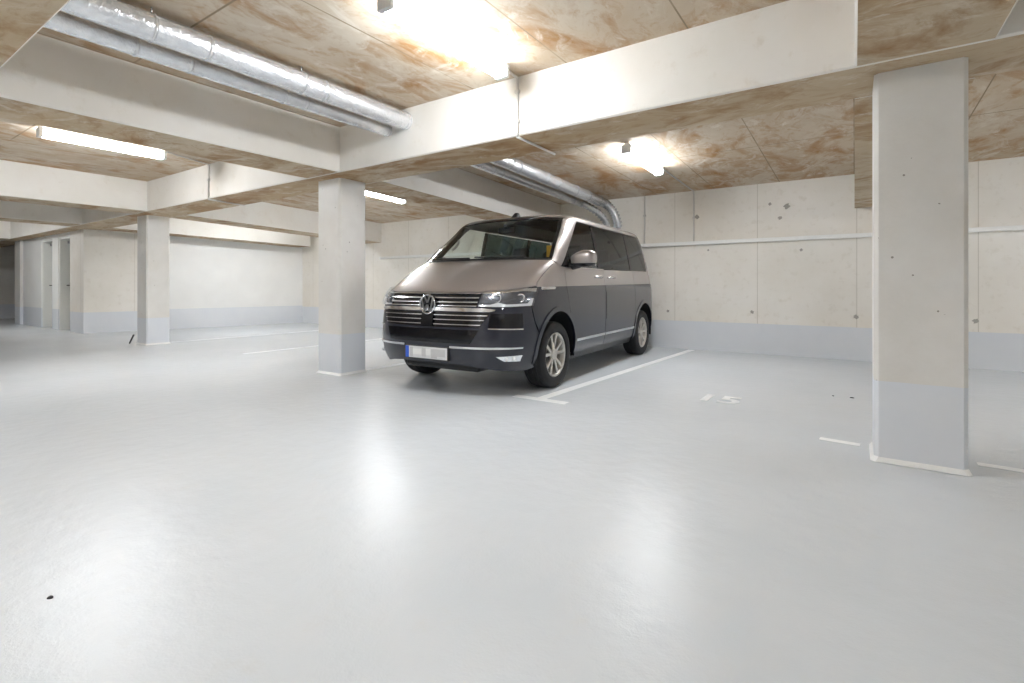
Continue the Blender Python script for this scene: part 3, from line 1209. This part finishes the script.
# headlamps
for sg in (1, -1):
    hl = panel('headlamp', [(f, .575, .992), (f, .737, 1.004), (f, .862, 1.031), (s_, .342, 1.036), (s_, .38, .985), (s_, .424, .935), (s_, .462, .868), (f, .772, .858), (f, .553, .862)], M['lamp_dark'], off=.002, thick=.02, gu=.025, gz=.02, sg=sg)
    panel('light_guide', [(f, .553, .865), (f, .676, .861), (f, .772, .861), (s_, .464, .870), (s_, .428, .938), (s_, .458, .938), (s_, .505, .892), (f, .782, .882), (f, .72, .900), (f, .655, .880), (f, .558, .880)], M['lamp_white'], off=.008, thick=.008, gu=.015, gz=.012, parent=hl, sg=sg)
    panel('brow_strip', [(f, .580, .978), (f, .578, .992), (f, .737, 1.003), (f, .862, 1.030), (s_, .345, 1.034), (s_, .375, 1.0), (f, .858, 1.003), (f, .737, .984)], M['lamp_chrome'], off=.008, thick=.008, gu=.015, gz=.012, parent=hl, sg=sg)
    for yy, zz, rr in ((.862, .942, .036), (.706, .938, .034)):
        pp = to_p(f, yy, zz)
        c, n = surf(pp, zz, sg), surf_n(pp, zz, sg)
        d = (n * .5 + Vector((.8, 0, 0))).normalized()
        bml = bmesh.new()
        bmesh.ops.create_uvsphere(bml, u_segments=20, v_segments=10, radius=rr * .8)
        o = finish('lens', bml, M['clear'], hl, smooth=True)
        o.location = c - n * .002
        bml = bmesh.new()
        lathe_y(bml, [(-.012, rr), (.006, rr * 1.16), (.01, rr * 1.02), (-.004, rr * .8), (-.02, rr * .3)], 24)
        o = finish('reflector_ring', bml, M['lamp_chrome'], hl, smooth=True)
        o.rotation_mode = 'QUATERNION'
        o.rotation_quaternion = d.to_track_quat('Y', 'Z')
        o.location = c + n * .004
    panel('lamp_cover', [(f, .575, .992), (f, .737, 1.005), (f, .862, 1.032), (s_, .342, 1.037), (s_, .38, .985), (s_, .424, .935), (s_, .462, .866), (f, .772, .856), (f, .553, .860)], M['clear'], off=.03, thick=.026, gu=.03, gz=.025, parent=hl, sg=sg)


# badge: ring with a V over a W
def nose_x(z):
    return FX(z)


bz, R0 = .880, .098
bx = FX(bz) + .030
bmb = bmesh.new()
bmesh.ops.create_cone(bmb, cap_ends=True, segments=48, radius1=R0 * .95, radius2=R0 * .95, depth=.02)
badge = finish('badge', bmb, M['gloss_black'], van, smooth=False)
badge.rotation_euler = (0, math.pi / 2, 0)
badge.location = (bx - .01, 0, bz)
bmb = bmesh.new()
prof = []
for k in range(56):
    t = 2 * math.pi * k / 56
    prof.append(t)
rings = [[bmb.verts.new((dx, rr * math.cos(t), rr * math.sin(t))) for t in prof] for dx, rr in ((0, R0), (.010, R0 * .985), (.013, R0 * .93), (.010, R0 * .88), (0, R0 * .86))]
for A, B in zip(rings, rings[1:]):
    for k in range(56):
        bmb.faces.new((A[k], B[k], B[(k + 1) % 56], A[(k + 1) % 56]))
bmesh.ops.recalc_face_normals(bmb, faces=bmb.faces[:])


def bar2(bmx, p, q, w, x0=0.0, x1=.011):
    p, q = Vector(p), Vector(q)
    d = (q - p).normalized()
    n = Vector((-d.y, d.x)) * w / 2
    a = [(p - n), (q - n), (q + n), (p + n)]
    lo = [bmx.verts.new((x0, v.x, v.y)) for v in a]
    hi = [bmx.verts.new((x1, v.x, v.y)) for v in a]
    bmx.faces.new(lo)
    bmx.faces.new(hi)
    for k in range(4):
        bmx.faces.new((lo[k], lo[(k + 1) % 4], hi[(k + 1) % 4], hi[k]))


rr = R0 * .90
w = .0175
for sgn in (1, -1):
    bar2(bmb, (sgn * .0335, .0815), (sgn * .003, .014), w)              # V
    bar2(bmb, (sgn * .0690, .0560), (sgn * .0340, -.0800), w)           # W outer
    bar2(bmb, (sgn * .0365, -.0800), (sgn * .003, -.004), w)            # W inner
bmesh.ops.recalc_face_normals(bmb, faces=bmb.faces[:])
em = finish('emblem', bmb, M['chrome'], van)
em.location = (bx, 0, bz)

# number plate
pl = empty('number_plate', (0, 0, 0))
bpy.data.objects.remove(pl)
px_ = FX(.41) + .018
bmp = bmesh.new()
box(bmp, px_ - .02, px_, -.262, .262, .352, .466, bevel=.004)
plate = finish('number_plate', bmp, M['plate'], van)
bmp = bmesh.new()
box(bmp, px_ - .03, px_ - .004, -.275, .275, .340, .474, bevel=.004)
finish('plate_holder', bmp, M['black'], plate)
bmp = bmesh.new()
box(bmp, px_, px_ + .0015, -.262, -.218, .353, .465)
finish('plate_band', bmp, M['plate_blue'], plate)
for y0, y1, z0, z1, mk in ((-.205, -.165, .362, .455, 'plate_grey'), (-.165, -.06, .385, .440, 'plate_pale'), (-.05, .0, .372, .452, 'plate_grey'), (.0, .06, .385, .446, 'plate_pale'), (.065, .14, .36, .45, 'plate_grey'), (.14, .24, .38, .45, 'plate_grey')):
    bmp = bmesh.new()
    box(bmp, px_, px_ + .001, y0, y1, z0, z1)
    finish('blurred_patch', bmp, M[mk], plate)

# ---- mirrors
for sg in (1, -1):
    bmm = bmesh.new()
    bmesh.ops.create_uvsphere(bmm, u_segments=28, v_segments=16, radius=1)
    for v in bmm.verts:
        c = v.co
        q = Vector([math.copysign(abs(t) ** .62, t) for t in c])
        yy = q.y * .145
        zz = q.z * (.098 if q.z > 0 else .088)
        # outboard end a little lower, inboard top sloping down
        if zz > 0:
            zz *= 1.0 - .42 * max(0, -q.y)
        xx = q.x * (.085 if q.x > 0 else .055)
        v.co = Vector((xx, yy * 1, zz))
    bmm.normal_update()
    for fce in bmm.faces:
        fce.material_index = 1 if fce.calc_center_median().z < -.045 else 0
    m = finish('door_mirror', bmm, [M['silver_paint'], M['gloss_black']], van, smooth=True)
    m.location = (-.50, 1.045, 1.355) if sg > 0 else (-.60, -1.0, 1.34)
    m.rotation_euler = (0, 0, sg * .12)
    if sg < 0:
        m.scale = (1, -1, 1)
    bmm = bmesh.new()
    tube(bmm, [(.0, -.20, -.085), (.0, -.11, -.075), (0, -.04, -.06)], [.045, .04, .035], 12)
    finish('mirror_arm', bmm, M['black'], m)
    bmm = bmesh.new()
    box(bmm, -.066, -.05, -.12, .12, -.075, .075, bevel=.006)
    finish('mirror_glass', bmm, M['chrome'], m)
    bmm = bmesh.new()
    tube(bmm, [(.07, -.04, -.042), (.062, .07, -.042), (.02, .138, -.042)], .008, 8)
    finish('turn_signal', bmm, M['lamp_chrome'], m)

# antenna, wipers
bma = bmesh.new()
for vv in box(bma, -.075, .065, -.045, .045, -.035, .04):
    if vv.co.z > 0:
        vv.co.x = vv.co.x * .35 - .035
        vv.co.y *= .55
bmesh.ops.bevel(bma, geom=bma.edges[:], offset=.012, segments=2, profile=.5, affect='EDGES')
an = finish('roof_antenna', bma, M['black'], van, smooth=False)
an.location = (-.77, .0, 1.94)
for y0, y1 in ((.62, -.02), (-.08, -.68)):
    bmw = bmesh.new()
    pts = []
    for k in range(9):
        yy = y0 + (y1 - y0) * k / 8
        zz = 1.352 + .010 * k / 8
        pts.append(surf(to_p(f, yy, zz), zz) + Vector((.006, 0, .014)))
    tube(bmw, pts, .009, 8)
    finish('wiper', bmw, M['black'], van)


# ---- wheels
def wheel(x, y, sg):
    bmt = bmesh.new()
    prof = [(-.095, .225), (-.115, .245), (-.122, .285), (-.115, .318), (-.098, .336), (-.06, .343), (-.058, .337), (-.050, .337), (-.048, .344), (-.004, .345), (-.003, .338), (.003, .338), (.004, .345),
            (.048, .344), (.050, .337), (.058, .337), (.06, .343), (.098, .336), (.115, .318), (.122, .285), (.115, .245), (.095, .225)]
    lathe_y(bmt, prof, 64)
    bmesh.ops.recalc_face_normals(bmt, faces=bmt.faces[:])
    wh = finish('wheel', bmt, M['rubber'], van, smooth=True)
    smooth_by_angle(wh, 35)
    wh.location = (x, y, .345)
    bmr2 = bmesh.new()
    lathe_y(bmr2, [(-.09, .226), (-.07, .21), (.05, .20), (.085, .218), (.100, .230), (.106, .226), (.098, .213), (.07, .205)], 64)
    rim = finish('rim', bmr2, M['alloy'], wh, smooth=True)
    bms = bmesh.new()
    for k in range(5):
        base = k * 72 + 90
        for da in (-13.5, 13.5):
            a0_, a1_ = math.radians(base + da * .55), math.radians(base + da * 1.12)
            P, Q = Vector((math.cos(a0_) * .045, 0, math.sin(a0_) * .045)), Vector((math.cos(a1_) * .213, 0, math.sin(a1_) * .213))
            d = (Q - P).normalized()
            n = Vector((-d.z, 0, d.x))
            vs = []
            for c_, hw, yo in ((P, .017, .082), (P.lerp(Q, .5), .0155, .086), (Q, .021, .090)):
                for e_, y_ in ((-1, yo - .022), (-1, yo - .004), (-.6, yo), (.6, yo), (1, yo - .004), (1, yo - .022)):
                    vs.append(bms.verts.new(c_ + n * hw * e_ + Vector((0, y_, 0))))
            for i in range(2):
                for j in range(6):
                    bms.faces.new((vs[i * 6 + j], vs[i * 6 + (j + 1) % 6], vs[i * 6 + 6 + (j + 1) % 6], vs[i * 6 + 6 + j]))
            bms.faces.new(vs[:6])
            bms.faces.new(vs[12:])
    bmesh.ops.recalc_face_normals(bms, faces=bms.faces[:])
    finish('spokes', bms, M['alloy'], wh)
    bmc = bmesh.new()
    lathe_y(bmc, [(.06, .062), (.088, .060), (.094, .05), (.096, .03), (.096, .0005)], 32)
    finish('hub_cap', bmc, M['alloy'], wh, smooth=True)
    bmc = bmesh.new()
    lathe_y(bmc, [(.0, .16), (.02, .16), (.02, .07), (.05, .07), (.05, .001)], 40)
    finish('brake_disc', bmc, M['disc'], wh)
    bmc = bmesh.new()
    lathe_y(bmc, [(-.02, .198), (-.02, .02)], 32)
    finish('brake_shield', bmc, M['black'], wh)
    if sg < 0:
        wh.rotation_euler = (0, 0, math.pi)
    return wh


for x in (-.045, -3.02):
    for sg in (1, -1):
        wheel(x, sg * .822, sg)
for cx in (AF, AR):
    for sg in (1, -1):
        bml = bmesh.new()
        ys = sorted((sg * .48, sg * .925))
        lathe_y(bml, [(ys[0], AO + .012), (ys[1], AO + .012)], 32, centre=(cx, 0, AZ), a0=math.radians(-12), a1=math.radians(192))
        lathe_y(bml, [(sg * .48, AO + .012), (sg * .48, .02)], 32, centre=(cx, 0, AZ), a0=math.radians(-12), a1=math.radians(192))
        finish('wheel_liner', bml, M['black'], van, smooth=True)

# ---- underbody and cabin
bmu = bmesh.new()
box(bmu, -3.85, .70, -.47, .47, .22, .44, bevel=.03)
box(bmu, -2.55, -.52, -.86, .86, .235, .44, bevel=.02)
box(bmu, -.2, .72, -.6, .6, .44, .93, bevel=.05)
finish('underbody', bmu, M['black'], van)
bmu = bmesh.new()
box(bmu, -2.55, -.52, -.86, .86, .44, .46)
box(bmu, -3.8, -2.5, -.6, .6, .44, .46)
finish('cabin_floor', bmu, M['cabin'], van)
sides('door_lining', [(s_, -.46, 1.255), (s_, -.50, .84), (s_, -.56, .48), (s_, -2.50, .48), (s_, -2.50, .86), (s_, -3.45, .86), (s_, -3.45, 1.262)], M['cabin'], off=-.075, thick=.004, inner=M['cabin'])
bmu = bmesh.new()
box(bmu, -.78, -.16, -.80, .80, .80, 1.225, bevel=.05)
box(bmu, -.72, -.36, .16, .62, 1.20, 1.31, bevel=.04)
finish('dashboard', bmu, M['cabin'], van)
bms = bmesh.new()
c0, ax = Vector((-.86, .40, 1.16)), Vector((-.86, 0, .5)).normalized()
ux, uy = Vector((0, 1, 0)), ax.cross(Vector((0, 1, 0))).normalized()
tube(bms, [c0 + ux * math.cos(t) * .185 + uy * math.sin(t) * .185 for t in [2 * math.pi * k / 32 for k in range(33)]], .016, 8, cap=False)
tube(bms, [c0 - ux * .18, c0 + ux * .18], .02, 8)
tube(bms, [c0, c0 - uy * .17], .02, 8)
tube(bms, [c0, c0 - ax * .22], .03, 8)
finish('steering_wheel', bms, M['black'], van)


def seat(x, y):
    b = bmesh.new()
    box(b, x - .25, x + .27, y - .25, y + .25, .62, .84, bevel=.06)
    box(b, x - .22, x + .2, y - .2, y + .2, .45, .64)
    st = finish('seat', b, M['cloth'], van, smooth=False)
    b = bmesh.new()
    vs = box(b, -.07, .07, -.24, .24, 0, .62, bevel=.05)
    bmesh.ops.rotate(b, verts=b.verts[:], cent=(0, 0, 0), matrix=Matrix.Rotation(-.22, 3, 'Y'))
    bmesh.ops.translate(b, verts=b.verts[:], vec=(x - .22, y, .78))
    finish('backrest', b, M['cloth'], st)
    b = bmesh.new()
    box(b, x - .44, x - .34, y - .13, y + .13, 1.42, 1.60, bevel=.04)
    tube(b, [(x - .37, y - .06, 1.34), (x - .39, y - .06, 1.46)], .008, 6)
    tube(b, [(x - .37, y + .06, 1.34), (x - .39, y + .06, 1.46)], .008, 6)
    finish('headrest', b, M['cloth'], st)


for x, y in ((-1.22, .42), (-1.22, -.42), (-2.15, .42), (-2.15, -.42), (-3.05, .38), (-3.05, -.38)):
    seat(x, y)
b = bmesh.new()
tube(b, [(-.50, -.80, 1.52), (-.53, -.765, 1.55), (-.58, -.755, 1.61), (-.60, -.77, 1.66)], .014, 8)
finish('grab_handle', b, M['lining'], van)
b = bmesh.new()
box(b, -.80, -.795, .425, .53, 1.41, 1.55, bevel=.002)
o = finish('yellow_tag', b, M['yellow'], van)
o['label'] = 'yellow tag behind the windscreen'
b = bmesh.new()
tube(b, [(-.52, 0, 1.80), (-.56, 0, 1.75)], .012, 8)
box(b, -.575, -.55, -.12, .12, 1.70, 1.77, bevel=.012)
finish('interior_mirror', b, M['black'], van)
